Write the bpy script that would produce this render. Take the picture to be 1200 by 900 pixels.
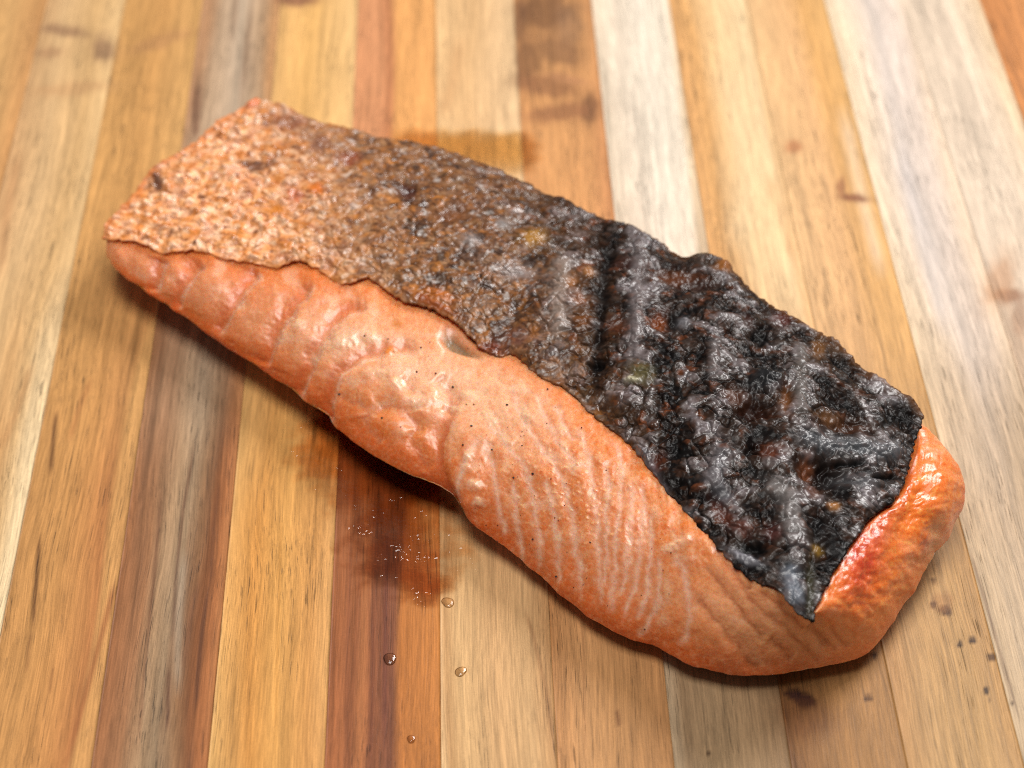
import bpy, math
import numpy as np
from mathutils import Matrix, Vector

scene = bpy.context.scene
for o in list(bpy.data.objects):
    bpy.data.objects.remove(o)

# ------------------------------------------------------------------ camera
# The glue lines of the board meet at (499, -1786) in the 1200 x 900 picture.
FPX = 2500.0
STAVE = 0.020
PITCH = math.atan(2236.0 / FPX)
YAW = math.atan(101.0 / FPX * math.cos(PITCH))
fwd = np.array([math.sin(YAW) * math.cos(PITCH), math.cos(YAW) * math.cos(PITCH), -math.sin(PITCH)])
rgt = np.array([math.cos(YAW), -math.sin(YAW), 0.0])
upv = np.cross(rgt, fwd)

def ray(px, py):
    px = np.asarray(px, float); py = np.asarray(py, float)
    a = (px - 600.0) / FPX; b = (450.0 - py) / FPX
    return fwd + a[..., None] * rgt + b[..., None] * upv

_d1 = ray(514.0, 450.0); _d2 = ray(627.9, 450.0)
CAM_H = STAVE / ((_d2 / -_d2[2])[0] - (_d1 / -_d1[2])[0])
_c = ray(600.0, 450.0)
_c = _c / -_c[2] * CAM_H
CAM = np.array([-_c[0], -_c[1], CAM_H])

def at(px, py, z=0.0):
    """pixel of the photograph -> point on the level z (metres)"""
    d = ray(px, py)
    z = np.asarray(z, float)
    t = (z - CAM[2]) / d[..., 2]
    return CAM + d * t[..., None]

def topx(P):
    q = P - CAM
    zz = q @ fwd
    return 600 + FPX * (q @ rgt) / zz, 450 - FPX * (q @ upv) / zz

cam_data = bpy.data.cameras.new('camera')
cam = bpy.data.objects.new('camera', cam_data)
scene.collection.objects.link(cam)
m = Matrix.Identity(4)
for i in range(3):
    m[i][0] = rgt[i]; m[i][1] = upv[i]; m[i][2] = -fwd[i]; m[i][3] = CAM[i]
cam.matrix_world = m
cam_data.sensor_width = 36.0
cam_data.lens = FPX * 36.0 / 1200.0
cam_data.clip_start = 0.01
cam_data.clip_end = 50.0
cam_data.dof.use_dof = True
FOCUS = at(500, 730, 0.0)
cam_data.dof.focus_distance = float((FOCUS - CAM) @ fwd)
cam_data.dof.aperture_fstop = 16.0
scene.camera = cam

# ------------------------------------------------------------------ world, lamps, exposure
world = bpy.data.worlds.new('World')
scene.world = world
world.use_nodes = True
bg = world.node_tree.nodes['Background']
bg.inputs[0].default_value = (1.0, 0.96, 0.92, 1)
bg.inputs[1].default_value = 0.17

def area(name, loc, target, sx, sy, power, col):
    l = bpy.data.lights.new(name, 'AREA')
    l.shape = 'RECTANGLE'; l.size = sx; l.size_y = sy; l.energy = power; l.color = col
    o = bpy.data.objects.new(name, l)
    scene.collection.objects.link(o)
    o.location = loc
    o.rotation_euler = (Vector(target) - Vector(loc)).to_track_quat('-Z', 'Y').to_euler()
    return o

area('window_light', (0.66, 0.66, 0.92), (0, 0, 0), 0.5, 0.42, 16.5, (1.0, 0.975, 0.95))
area('overhead_softbox', (-0.06, -0.13, 1.1), (0, 0, 0), 0.46, 0.46, 11.0, (1.0, 0.965, 0.92))

vs = scene.view_settings
vs.view_transform = 'Standard'
vs.look = 'None'
vs.exposure = 0.0
vs.gamma = 1.0
vs.use_curve_mapping = False
scene.render.engine = 'CYCLES'
scene.cycles.use_denoising = False
scene.cycles.max_bounces = 8
scene.cycles.pixel_filter_type = 'BLACKMAN_HARRIS'
scene.cycles.filter_width = 1.05

# ------------------------------------------------------------------ numpy helpers
def lin(c):
    c = np.asarray(c, float) / 255.0
    return np.where(c <= 0.04045, c / 12.92, ((c + 0.055) / 1.055) ** 2.4)

def _hash(ix, iy, iz, seed):
    h = (ix.astype(np.uint32) * np.uint32(374761393) + iy.astype(np.uint32) * np.uint32(668265263)
         + iz.astype(np.uint32) * np.uint32(2147483647) + np.uint32((seed * 2654435761) & 0xffffffff))
    h = (h ^ (h >> np.uint32(13))) * np.uint32(1274126177)
    h = (h ^ (h >> np.uint32(16))) * np.uint32(2246822519)
    return (h ^ (h >> np.uint32(13)))

def noise(x, y, z=None, seed=0):
    """smooth gradient noise, about -1..1"""
    x = np.asarray(x, float); y = np.asarray(y, float)
    xi = np.floor(x); yi = np.floor(y); fx = x - xi; fy = y - yi
    xi = xi.astype(np.int64); yi = yi.astype(np.int64)
    u = fx * fx * fx * (fx * (fx * 6 - 15) + 10); v = fy * fy * fy * (fy * (fy * 6 - 15) + 10)
    def g(dx, dy):
        h = _hash(xi + dx, yi + dy, np.zeros_like(xi), seed)
        a = h.astype(float) * (2 * math.pi / 4294967296.0)
        return np.cos(a) * (fx - dx) + np.sin(a) * (fy - dy)
    n00, n10, n01, n11 = g(0, 0), g(1, 0), g(0, 1), g(1, 1)
    return 1.5 * ((n00 * (1 - u) + n10 * u) * (1 - v) + (n01 * (1 - u) + n11 * u) * v)

def fbm(x, y, seed=0, octv=4, gain=0.5):
    s = 0; a = 1; t = 0
    for k in range(octv):
        s = s + a * noise(x * 2 ** k, y * 2 ** k, seed=seed + 17 * k); t += a; a *= gain
    return s / t

def ridged(x, y, seed=0, octv=3):
    s = 0; a = 1; t = 0
    for k in range(octv):
        s = s + a * (1 - np.abs(noise(x * 2 ** k, y * 2 ** k, seed=seed + 31 * k)) * 1.6); t += a; a *= 0.5
    return s / t

def worley(x, y, seed=0):
    """distance to nearest and second nearest cell point, plus a random value of the cell"""
    xi = np.floor(x).astype(np.int64); yi = np.floor(y).astype(np.int64)
    d1 = np.full(x.shape, 9.0); d2 = d1.copy(); r = np.zeros_like(d1)
    for dx in (-1, 0, 1):
        for dy in (-1, 0, 1):
            h = _hash(xi + dx, yi + dy, np.zeros_like(xi), seed)
            px = xi + dx + (h & np.uint32(0xffff)) / 65535.0
            py = yi + dy + (h >> np.uint32(16)) / 65535.0
            d = np.hypot(px - x, py - y)
            n = d < d1
            d2 = np.where(n, d1, np.minimum(d2, d))
            r = np.where(n, (h % np.uint32(9973)) / 9973.0, r)
            d1 = np.where(n, d, d1)
    return d1, d2, r

def sstep(a, b, x):
    t = np.clip((x - a) / (b - a), 0, 1)
    return t * t * (3 - 2 * t)

def polydist(px, py, pts, radius=60.0):
    """distance (px) to a polyline, signed side and position along it (0..1)"""
    pts = np.asarray(pts, float)
    best = np.full(px.shape, 1e3); side = np.zeros(px.shape); pos = np.zeros(px.shape)
    lo = pts.min(0) - radius; hi = pts.max(0) + radius
    idx = np.nonzero((px > lo[0]) & (px < hi[0]) & (py > lo[1]) & (py < hi[1]))[0]
    if len(idx) == 0:
        return best, side, pos
    X = px[idx]; Y = py[idx]; b = best[idx]; sd = side[idx]; ps = pos[idx]
    n = len(pts) - 1
    for i in range(n):
        a = pts[i]; e = pts[i + 1] - a; L2 = e @ e
        t = np.clip(((X - a[0]) * e[0] + (Y - a[1]) * e[1]) / L2, 0, 1)
        qx = X - a[0] - t * e[0]; qy = Y - a[1] - t * e[1]
        d = np.hypot(qx, qy)
        k = d < b
        b = np.where(k, d, b)
        sd = np.where(k, np.sign(e[0] * qy - e[1] * qx), sd)
        ps = np.where(k, (i + t) / n, ps)
    best[idx] = b; side[idx] = sd; pos[idx] = ps
    return best, side, pos

def blob(px, py, cx, cy, rx, ry, rot=0.0):
    c, s = math.cos(math.radians(rot)), math.sin(math.radians(rot))
    u = ((px - cx) * c + (py - cy) * s) / rx; v = (-(px - cx) * s + (py - cy) * c) / ry
    return np.exp(-(u * u + v * v))

def mixc(col, c, w):
    return col + (np.asarray(c) - col) * w[:, None]

def resample(pts, n, smooth=0):
    pts = np.asarray(pts, float)
    # Catmull-Rom, then even spacing
    P = np.vstack([2 * pts[0] - pts[1], pts, 2 * pts[-1] - pts[-2]])
    out = []
    for i in range(1, len(P) - 2):
        t = np.linspace(0, 1, 24, endpoint=False)[:, None]
        p0, p1, p2, p3 = P[i - 1], P[i], P[i + 1], P[i + 2]
        out.append(0.5 * (2 * p1 + (p2 - p0) * t + (2 * p0 - 5 * p1 + 4 * p2 - p3) * t ** 2 + (-p0 + 3 * p1 - 3 * p2 + p3) * t ** 3))
    out.append(pts[-1:])
    Q = np.vstack(out)
    d = np.concatenate([[0], np.cumsum(np.linalg.norm(np.diff(Q, axis=0), axis=1))])
    s = np.linspace(0, d[-1], n)
    return np.stack([np.interp(s, d, Q[:, k]) for k in range(Q.shape[1])], 1)

def pxz(lst):
    a = np.asarray(lst, float)
    return at(a[:, 0], a[:, 1], a[:, 2] * 0.001)

def grid_faces(nu, nv, off=0, wrap=False):
    i = np.arange(nu if wrap else nu - 1); j = np.arange(nv - 1)
    I, J = np.meshgrid(i, j, indexing='ij')
    I2 = (I + 1) % nu
    f = np.stack([I * nv + J, I2 * nv + J, I2 * nv + J + 1, I * nv + J + 1], -1).reshape(-1, 4)
    return f + off

def make_mesh(name, V, F, mat, parent=None, cols=None, attrs=None, smooth=True, origin=None):
    me = bpy.data.meshes.new(name)
    V = np.asarray(V, float)
    if origin is not None:
        V = V - np.asarray(origin)
    F = np.asarray(F)
    n = F.shape[1]
    me.vertices.add(len(V)); me.vertices.foreach_set('co', V.astype(np.float32).ravel())
    me.loops.add(F.size); me.loops.foreach_set('vertex_index', F.astype(np.int32).ravel())
    me.polygons.add(len(F))
    me.polygons.foreach_set('loop_start', np.arange(0, F.size, n, dtype=np.int32))
    me.polygons.foreach_set('loop_total', np.full(len(F), n, dtype=np.int32))
    me.update(calc_edges=True)
    me.polygons.foreach_set('use_smooth', np.full(len(F), smooth, dtype=bool))
    if cols is not None:
        a = me.color_attributes.new('tint', 'FLOAT_COLOR', 'POINT')
        c = np.ones((len(V), 4), np.float32); c[:, :3] = cols
        a.data.foreach_set('color', c.ravel())
    for k, val in (attrs or {}).items():
        a = me.attributes.new(k, 'FLOAT', 'POINT')
        a.data.foreach_set('value', np.asarray(val, np.float32))
    me.materials.append(mat)
    o = bpy.data.objects.new(name, me)
    scene.collection.objects.link(o)
    if parent:
        o.parent = parent
    if origin is not None:
        o.location = origin if parent is None else Vector(origin) - Vector(parent.location)
    elif parent is not None:
        o.location = -Vector(parent.location)
    return o

def empty(name, loc, label, cat, group=None):
    o = bpy.data.objects.new(name, None)
    o.empty_display_size = 0.02
    scene.collection.objects.link(o)
    o.location = loc
    o['label'] = label; o['category'] = cat
    if group: o['group'] = group
    return o

# ------------------------------------------------------------------ materials
class NT:
    def __init__(s, name):
        s.m = bpy.data.materials.new(name); s.m.use_nodes = True
        s.t = s.m.node_tree; s.b = s.t.nodes['Principled BSDF']; s.out = s.t.nodes['Material Output']
    def n(s, typ, **kw):
        x = s.t.nodes.new(typ)
        for k, v in kw.items(): setattr(x, k, v)
        return x
    def l(s, a, b): s.t.links.new(a, b)
    def attr(s, name): 
        return s.n('ShaderNodeAttribute', attribute_name=name)
    def noise(s, vec, scale, detail=3, rough=0.55):
        x = s.n('ShaderNodeTexNoise'); x.inputs['Scale'].default_value = scale
        x.inputs['Detail'].default_value = detail; x.inputs['Roughness'].default_value = rough
        s.l(vec, x.inputs['Vector']); return x.outputs[0]
    def ramp(s, fac, a, b, lo=0.0, hi=1.0):
        x = s.n('ShaderNodeMapRange'); x.inputs['From Min'].default_value = a; x.inputs['From Max'].default_value = b
        x.inputs['To Min'].default_value = lo; x.inputs['To Max'].default_value = hi
        s.l(fac, x.inputs['Value']); return x.outputs[0]
    def math(s, op, a, b):
        x = s.n('ShaderNodeMath', operation=op)
        for i, v in enumerate((a, b)):
            if isinstance(v, (int, float)): x.inputs[i].default_value = v
            else: s.l(v, x.inputs[i])
        return x.outputs[0]
    def mapping(s, vec, scale):
        x = s.n('ShaderNodeMapping'); x.inputs['Scale'].default_value = scale
        s.l(vec, x.inputs['Vector']); return x.outputs[0]
    def mul(s, col, fac):
        x = s.n('ShaderNodeVectorMath', operation='SCALE'); s.l(col, x.inputs[0]); s.l(fac, x.inputs['Scale']); return x.outputs[0]
    def bump(s, h, strength, dist, nrm=None):
        x = s.n('ShaderNodeBump'); x.inputs['Strength'].default_value = strength; x.inputs['Distance'].default_value = dist
        s.l(h, x.inputs['Height'])
        if nrm is not None: s.l(nrm, x.inputs['Normal'])
        return x.outputs[0]

def wood_material():
    w = NT('oiled_teak')
    tc = w.n('ShaderNodeTexCoord'); oi = w.n('ShaderNodeObjectInfo')
    off = w.n('ShaderNodeVectorMath', operation='SCALE'); off.inputs[0].default_value = (13.7, 31.1, 7.3)
    w.l(oi.outputs['Random'], off.inputs['Scale'])
    add = w.n('ShaderNodeVectorMath', operation='ADD'); w.l(tc.outputs['Object'], add.inputs[0]); w.l(off.outputs[0], add.inputs[1])
    v = add.outputs[0]
    # slight waviness of the fibres
    wob = w.n('ShaderNodeTexNoise'); wob.inputs['Scale'].default_value = 18; wob.inputs['Detail'].default_value = 1
    w.l(v, wob.inputs['Vector'])
    ws = w.n('ShaderNodeVectorMath', operation='SCALE'); ws.inputs['Scale'].default_value = 0.004
    w.l(wob.outputs['Color'], ws.inputs[0])
    add2 = w.n('ShaderNodeVectorMath', operation='ADD'); w.l(v, add2.inputs[0]); w.l(ws.outputs[0], add2.inputs[1])
    v = add2.outputs[0]
    fib = w.noise(w.mapping(v, (1, 0.03, 1)), 3200, 4, 0.7)
    med = w.noise(w.mapping(v, (1, 0.014, 1)), 640, 5, 0.7)
    por = w.noise(w.mapping(v, (1, 0.03, 1)), 3800, 1, 0.4)
    pmask = w.noise(w.mapping(v, (1, 0.15, 1)), 130, 2, 0.5)
    f1 = w.ramp(fib, 0.36, 0.64, 0.80, 1.16)
    spk = w.noise(v, 4200, 2, 0.6)
    f2 = w.ramp(med, 0.34, 0.66, 0.86, 1.10)
    pm = w.ramp(pmask, 0.38, 0.58, 0.0, 1.0)
    pd = w.math('MULTIPLY', w.ramp(por, 0.64, 0.69, 0.0, 0.48), pm)
    hair = w.noise(w.mapping(v, (1, 0.02, 1)), 1500, 3, 0.75)
    hl = w.math('MULTIPLY', w.ramp(w.math('ABSOLUTE', w.math('SUBTRACT', hair, 0.5), 0), 0.0, 0.03, 0.3, 0.0), w.ramp(pmask, 0.4, 0.6))
    sx = w.n('ShaderNodeSeparateXYZ'); w.l(v, sx.inputs[0])
    bend = w.noise(w.mapping(v, (1, 0.10, 1)), 55, 2, 0.5)
    saw = w.math('FRACT', w.math('ADD', w.math('MULTIPLY', sx.outputs['X'], 480.0), w.math('MULTIPLY', bend, 7.0)), 0)
    ring = w.math('MULTIPLY', w.math('POWER', saw, 2.5), w.ramp(w.noise(w.mapping(v, (1, 0.1, 1)), 90, 2, 0.5), 0.4, 0.65, 0.02, 0.17))
    f3 = w.math('SUBTRACT', w.math('SUBTRACT', w.math('SUBTRACT', w.ramp(spk, 0.3, 0.7, 0.95, 1.11), pd), hl), ring)
    fac = w.math('MULTIPLY', w.math('MULTIPLY', f1, f2), f3)
    col = w.mul(w.attr('tint').outputs['Color'], fac)
    w.l(col, w.b.inputs['Base Color'])
    rg = w.math('ADD', w.ramp(med, 0.3, 0.7, 0.44, 0.56), w.math('MULTIPLY', pd, 0.4))
    w.l(rg, w.b.inputs['Roughness'])
    w.b.inputs['Specular IOR Level'].default_value = 0.22
    h = w.math('SUBTRACT', fib, w.math('MULTIPLY', pd, 1.8))
    w.l(w.bump(h, 0.3, 0.00015), w.b.inputs['Normal'])
    return w.m

def skin_material():
    w = NT('charred_fish_skin')
    tc = w.n('ShaderNodeTexCoord'); v = tc.outputs['Object']
    n1 = w.noise(v, 1300, 4, 0.6); n2 = w.noise(v, 420, 3, 0.6)
    glo = w.attr('gloss').outputs['Fac']
    col = w.mul(w.attr('tint').outputs['Color'], w.math('MULTIPLY', w.ramp(n1, 0.28, 0.72, 0.84, 1.17), w.ramp(n2, 0.3, 0.7, 0.85, 1.15)))
    w.l(col, w.b.inputs['Base Color'])
    w.l(w.ramp(n2, 0.3, 0.7, 0.22, 0.46), w.b.inputs['Roughness'])
    w.l(w.math('MULTIPLY', glo, 0.52), w.b.inputs['Specular IOR Level'])
    w.l(w.math('MULTIPLY', glo, 0.12), w.b.inputs['Coat Weight'])
    w.b.inputs['Coat Roughness'].default_value = 0.16
    w.l(w.bump(n1, 0.22, 0.0005), w.b.inputs['Normal'])
    return w.m

def flesh_material():
    w = NT('cooked_salmon_flesh')
    tc = w.n('ShaderNodeTexCoord'); v = tc.outputs['Object']
    n1 = w.noise(v, 1500, 4, 0.6); n2 = w.noise(v, 300, 3, 0.6)
    wet = w.attr('wet').outputs['Fac']
    col = w.mul(w.attr('tint').outputs['Color'], w.ramp(n1, 0.25, 0.75, 0.86, 1.13))
    w.l(col, w.b.inputs['Base Color'])
    w.b.inputs['Subsurface Weight'].default_value = 0.75
    w.b.inputs['Coat Weight'].default_value = 0.28; w.b.inputs['Coat Roughness'].default_value = 0.2
    w.b.inputs['Subsurface Radius'].default_value = (1.0, 0.40, 0.18)
    w.b.inputs['Subsurface Scale'].default_value = 0.0028
    r = w.math('SUBTRACT', w.ramp(n2, 0.3, 0.7, 0.30, 0.46), w.math('MULTIPLY', wet, 0.2))
    w.l(r, w.b.inputs['Roughness'])
    w.b.inputs['Specular IOR Level'].default_value = 0.5
    w.l(w.bump(w.math('ADD', n1, w.math('MULTIPLY', n2, 0.9)), 0.26, 0.0004), w.b.inputs['Normal'])
    return w.m

def film_material(name, tint):
    w = NT(name)
    tr = w.n('ShaderNodeBsdfTransparent')
    mc = w.n('ShaderNodeMix', data_type='RGBA'); mc.inputs[6].default_value = (1, 1, 1, 1); mc.inputs[7].default_value = (*tint, 1)
    w.l(w.attr('depth').outputs['Fac'], mc.inputs[0]); w.l(mc.outputs[2], tr.inputs['Color'])
    gl = w.n('ShaderNodeBsdfGlossy'); gl.inputs['Roughness'].default_value = 0.05
    fr = w.n('ShaderNodeFresnel'); fr.inputs['IOR'].default_value = 1.6
    mx = w.n('ShaderNodeMixShader')
    tc = w.n('ShaderNodeTexCoord')
    nz = w.noise(w.mapping(tc.outputs['Object'], (0.8, 1.5, 1)), 1100, 3, 0.65)
    b = w.bump(nz, 0.35, 0.0003)
    w.l(b, gl.inputs['Normal']); w.l(b, fr.inputs['Normal'])
    w.l(w.math('MULTIPLY', fr.outputs[0], w.ramp(w.attr('depth').outputs['Fac'], 0.0, 0.5)), mx.inputs[0]); w.l(tr.outputs[0], mx.inputs[1]); w.l(gl.outputs[0], mx.inputs[2])
    w.l(mx.outputs[0], w.out.inputs['Surface'])
    w.t.nodes.remove(w.b)
    return w.m

def plain_material(name, col, rough):
    w = NT(name)
    tc = w.n('ShaderNodeTexCoord')
    c = w.n('ShaderNodeRGB'); c.outputs[0].default_value = (*col, 1)
    w.l(w.mul(c.outputs[0], w.ramp(w.noise(tc.outputs['Object'], 2500, 2), 0.3, 0.7, 0.6, 1.4)), w.b.inputs['Base Color'])
    w.b.inputs['Roughness'].default_value = rough
    return w.m

WOOD = wood_material(); SKIN = skin_material(); FLESH = flesh_material()
JUICE = film_material('fish_juice', (0.84, 0.62, 0.42)); OIL = film_material('amber_oil', (0.98, 0.84, 0.58))
DROP = film_material('clear_juice', (0.93, 0.82, 0.66))
PEPPER = plain_material('black_pepper', (0.02, 0.014, 0.01), 0.6)

# ------------------------------------------------------------------ cutting board
XD = at(514.0, 450.0)[0]                      # glue line between two staves
# stave index k spans XD + k*STAVE .. ; colours across each stave (0..1), near end and far end; far tones have glare painted in
STAVES = {
 -6: ([(0, (205, 150, 95)), (1, (215, 165, 108))],) * 2,
 -5: ([(0, (208, 158, 100)), (.5, (200, 145, 90)), (1, (222, 176, 120))], [(0, (208, 158, 98)), (.6, (214, 166, 108)), (1, (204, 150, 95))]),
 -4: ([(0, (206, 158, 104)), (.3, (222, 182, 128)), (.55, (200, 150, 96)), (.72, (220, 180, 128)), (.86, (238, 208, 162)), (1, (240, 212, 168))],
      [(0, (205, 160, 112)), (.35, (220, 180, 130)), (.75, (214, 172, 118)), (1, (226, 186, 132))]),
 -3: ([(0, (196, 142, 84)), (.35, (202, 146, 86)), (.6, (200, 140, 82)), (.8, (184, 122, 72)), (.87, (206, 152, 92)), (1, (202, 148, 90))],
      [(0, (208, 156, 94)), (.5, (208, 154, 92)), (1, (214, 164, 102))]),
 -2: ([(0, (158, 104, 66)), (.25, (160, 112, 76)), (.4, (176, 140, 104)), (.55, (160, 132, 102)), (.7, (152, 112, 78)), (.82, (128, 80, 48)), (.93, (172, 108, 64)), (1, (178, 116, 70))],
      [(0, (186, 140, 102)), (.15, (196, 164, 132)), (.5, (196, 172, 146)), (.85, (190, 156, 122)), (1, (206, 154, 106))]),
 -1: ([(0, (222, 172, 104)), (.12, (212, 158, 92)), (.35, (210, 146, 74)), (.6, (218, 160, 88)), (.85, (212, 152, 86)), (1, (214, 160, 98))],
      [(0, (228, 178, 114)), (.5, (230, 178, 108)), (1, (232, 188, 128))]),
  0: ([(0, (154, 92, 54)), (.12, (168, 102, 60)), (.2, (142, 84, 50)), (.3, (172, 108, 64)), (.38, (132, 78, 50)), (.5, (150, 92, 60)), (.6, (126, 76, 52)), (.68, (186, 116, 58)), (1, (196, 126, 64))],
      [(0, (214, 148, 102)), (.3, (216, 150, 104)), (.46, (200, 132, 88)), (.56, (230, 166, 100)), (1, (232, 168, 102))]),
  1: ([(0, (222, 182, 132)), (.06, (196, 150, 100)), (.16, (212, 170, 118)), (.45, (206, 162, 112)), (.8, (208, 166, 116)), (1, (196, 148, 98))],
      [(0, (226, 184, 132)), (.5, (226, 182, 130)), (.75, (230, 190, 142)), (1, (232, 196, 150))]),
  2: ([(0, (188, 134, 84)), (.3, (200, 148, 96)), (.6, (186, 136, 86)), (1, (178, 128, 80))],
      [(0, (206, 146, 92)), (.4, (218, 158, 100)), (.8, (214, 154, 98)), (1, (204, 142, 92))]),
  3: ([(0, (204, 176, 140)), (.15, (170, 138, 102)), (.5, (178, 146, 108)), (1, (158, 124, 88))],
      [(0, (226, 206, 180)), (.3, (228, 210, 188)), (.6, (236, 222, 202)), (.9, (238, 222, 200)), (1, (228, 200, 164))]),
  4: ([(0, (140, 94, 54)), (.4, (170, 122, 72)), (1, (184, 136, 84))],
      [(0, (220, 164, 104)), (.25, (222, 168, 106)), (.5, (236, 200, 150)), (.9, (240, 208, 160)), (1, (232, 190, 138))]),
  5: ([(0, (196, 148, 96)), (.3, (206, 162, 108)), (.7, (204, 160, 104)), (1, (196, 150, 96))],
      [(0, (228, 184, 132)), (.4, (228, 178, 124)), (.7, (222, 168, 102)), (1, (226, 174, 108))]),
  6: ([(0, (216, 186, 148)), (.4, (206, 178, 146)), (1, (200, 168, 130))],
      [(0, (240, 214, 180)), (.2, (236, 212, 186)), (.45, (222, 206, 194)), (.75, (226, 206, 190)), (1, (238, 212, 184))]),
  7: ([(0, (196, 150, 106)), (.5, (206, 168, 130)), (1, (202, 170, 136))],
      [(0, (226, 204, 180)), (.5, (226, 204, 180)), (.8, (234, 208, 178)), (1, (234, 204, 166))]),
  8: ([(0, (204, 132, 72)), (1, (208, 142, 82))],) * 2,
  9: ([(0, (214, 176, 130)), (1, (200, 150, 100))],) * 2,
}
SPARE = [-3, 1, 4, -1, 5]
# knots, pits and cracks: px, py, rx, ry, rot, colour, strength
KNOTS = [
 (940, 820, 17, 9, 25, (34, 16, 9), 1.0), (926, 812, 9, 5, -10, (60, 32, 18), .9), (948, 840, 30, 22, 20, (110, 66, 36), .55), (1018, 818, 6, 4, 0, (70, 40, 22), .8),
 (1094, 708, 4.5, 4, 0, (60, 34, 20), .9), (1108, 716, 8, 6, 30, (84, 52, 30), .9), (1104, 706, 14, 12, 0, (150, 102, 60), .5),
 (1125, 755, 4, 4, 0, (58, 34, 20), .9), (1139, 750, 5, 4, 0, (56, 32, 18), .95), (1162, 770, 5, 4, 0, (70, 42, 24), .85),
 (1155, 809, 3.5, 5, 0, (50, 28, 16), .9), (1094, 681, 5, 2.5, 0, (90, 56, 32), .7), (1160, 822, 2, 2, 0, (60, 36, 20), .8),
 (1186, 825, 2, 2, 0, (60, 36, 20), .8), (1024, 768, 4, 4, 0, (50, 28, 16), .8), (831, 882, 3, 3, 0, (70, 46, 28), .8),
 (1000, 232, 16, 4, 5, (140, 84, 56), .9), (986, 219, 5, 9, 0, (150, 92, 60), .7), (930, 172, 9, 6, 0, (188, 124, 80), .8),
 (1182, 346, 16, 7, 0, (150, 100, 66), .8), (1170, 330, 14, 30, 20, (190, 138, 96), .6), (1195, 372, 8, 22, 0, (150, 104, 74), .5),
 (640, 14, 30, 22, 0, (96, 62, 42), .75), (655, 60, 26, 16, 20, (122, 84, 58), .7), (618, 70, 14, 26, 0, (110, 74, 50), .7),
 (640, 102, 34, 10, 8, (140, 92, 62), .7), (690, 128, 10, 16, 0, (104, 68, 46), .7), (655, 132, 34, 9, -6, (150, 98, 66), .7), (668, 30, 14, 20, 0, (150, 112, 82), .6),
 (664, 92, 22, 5, 10, (176, 122, 86), .6), (610, 20, 6, 26, 0, (88, 58, 42), .6),
 (348, 0, 22, 6, 0, (130, 80, 66), .8), (76, 36, 24, 6, 8, (150, 112, 84), .75), (122, 58, 12, 14, 20, (140, 104, 80), .75),
 (190, 48, 34, 7, -18, (184, 134, 88), .6), (60, 62, 14, 6, 0, (172, 128, 92), .6), (84, 104, 40, 7, -6, (196, 150, 104), .6),
 (230, 130, 5, 30, 4, (120, 84, 64), .8),
]
CRACKS = [
 ([(67, 478), (63, 505), (61, 530), (58, 560)], 2.6, (96, 58, 34), .8), ([(47, 622), (44, 660), (41, 700), (38, 740)], 2.2, (96, 60, 36), .9),
 ([(36, 740), (30, 790)], 1.6, (140, 92, 56), .6), ([(137, 677), (128, 710), (112, 770), (96, 830), (78, 900)], 4, (150, 86, 50), .7),
 ([(63, 780), (58, 815)], 1.6, (130, 84, 50), .7), ([(245, 680), (238, 730), (232, 790), (228, 840)], 2.4, (88, 54, 38), .9), ([(198, 780), (196, 860)], 2.2, (100, 66, 50), .85), ([(232, 500), (214, 600), (206, 680), (202, 760)], 2.2, (104, 70, 52), .8), ([(190, 560), (182, 660), (172, 760), (160, 900)], 2.0, (116, 76, 54), .7), ([(258, 560), (250, 620), (246, 700)], 3, (110, 68, 44), .7), ([(216, 640), (210, 720), (208, 820)], 5, (176, 156, 132), .6),
 ([(232, 680), (222, 730), (214, 790)], 4, (120, 80, 58), .5), ([(178, 740), (172, 800), (168, 890)], 3, (178, 146, 112), .5),
 ([(614, 712), (625, 745), (640, 810), (652, 900)], 2.2, (150, 104, 66), .6), ([(682, 700), (684, 790), (686, 900)], 2, (160, 112, 72), .5),
 ([(722, 830), (726, 852)], 2.6, (110, 70, 42), .8), ([(330, 600), (326, 720), (322, 900)], 1.8, (176, 118, 50), .5), ([(1132, 630), (1165, 740), (1196, 850)], 1.8, (104, 70, 46), .7),
 ([(540, 40), (530, 100), (515, 140)], 9, (206, 156, 106), .5), ([(25, 170), (8, 250), (0, 330)], 6, (176, 126, 84), .5), ([(40, 420), (20, 480), (0, 530)], 5, (190, 138, 88), .5),
 ([(108, 440), (92, 480), (80, 520)], 4, (170, 110, 64), .5),
 ([(862, 300), (880, 200), (850, 60)], 16, (238, 206, 160), .5), ([(930, 310), (900, 200)], 8, (216, 160, 104), .4),
 ([(1035, 330), (1010, 230), (985, 120)], 8, (240, 216, 186), .5), ([(1110, 400), (1080, 280), (1050, 160)], 10, (206, 196, 192), .5),
 ([(455, 600), (452, 700), (450, 900)], 4, (104, 56, 46), .7), ([(412, 600), (408, 740), (404, 900)], 3, (104, 58, 40), .5), ([(432, 620), (428, 900)], 3, (170, 104, 62), .5), ([(437, 690), (434, 900)], 2.2, (110, 60, 42), .5),
]

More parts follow.
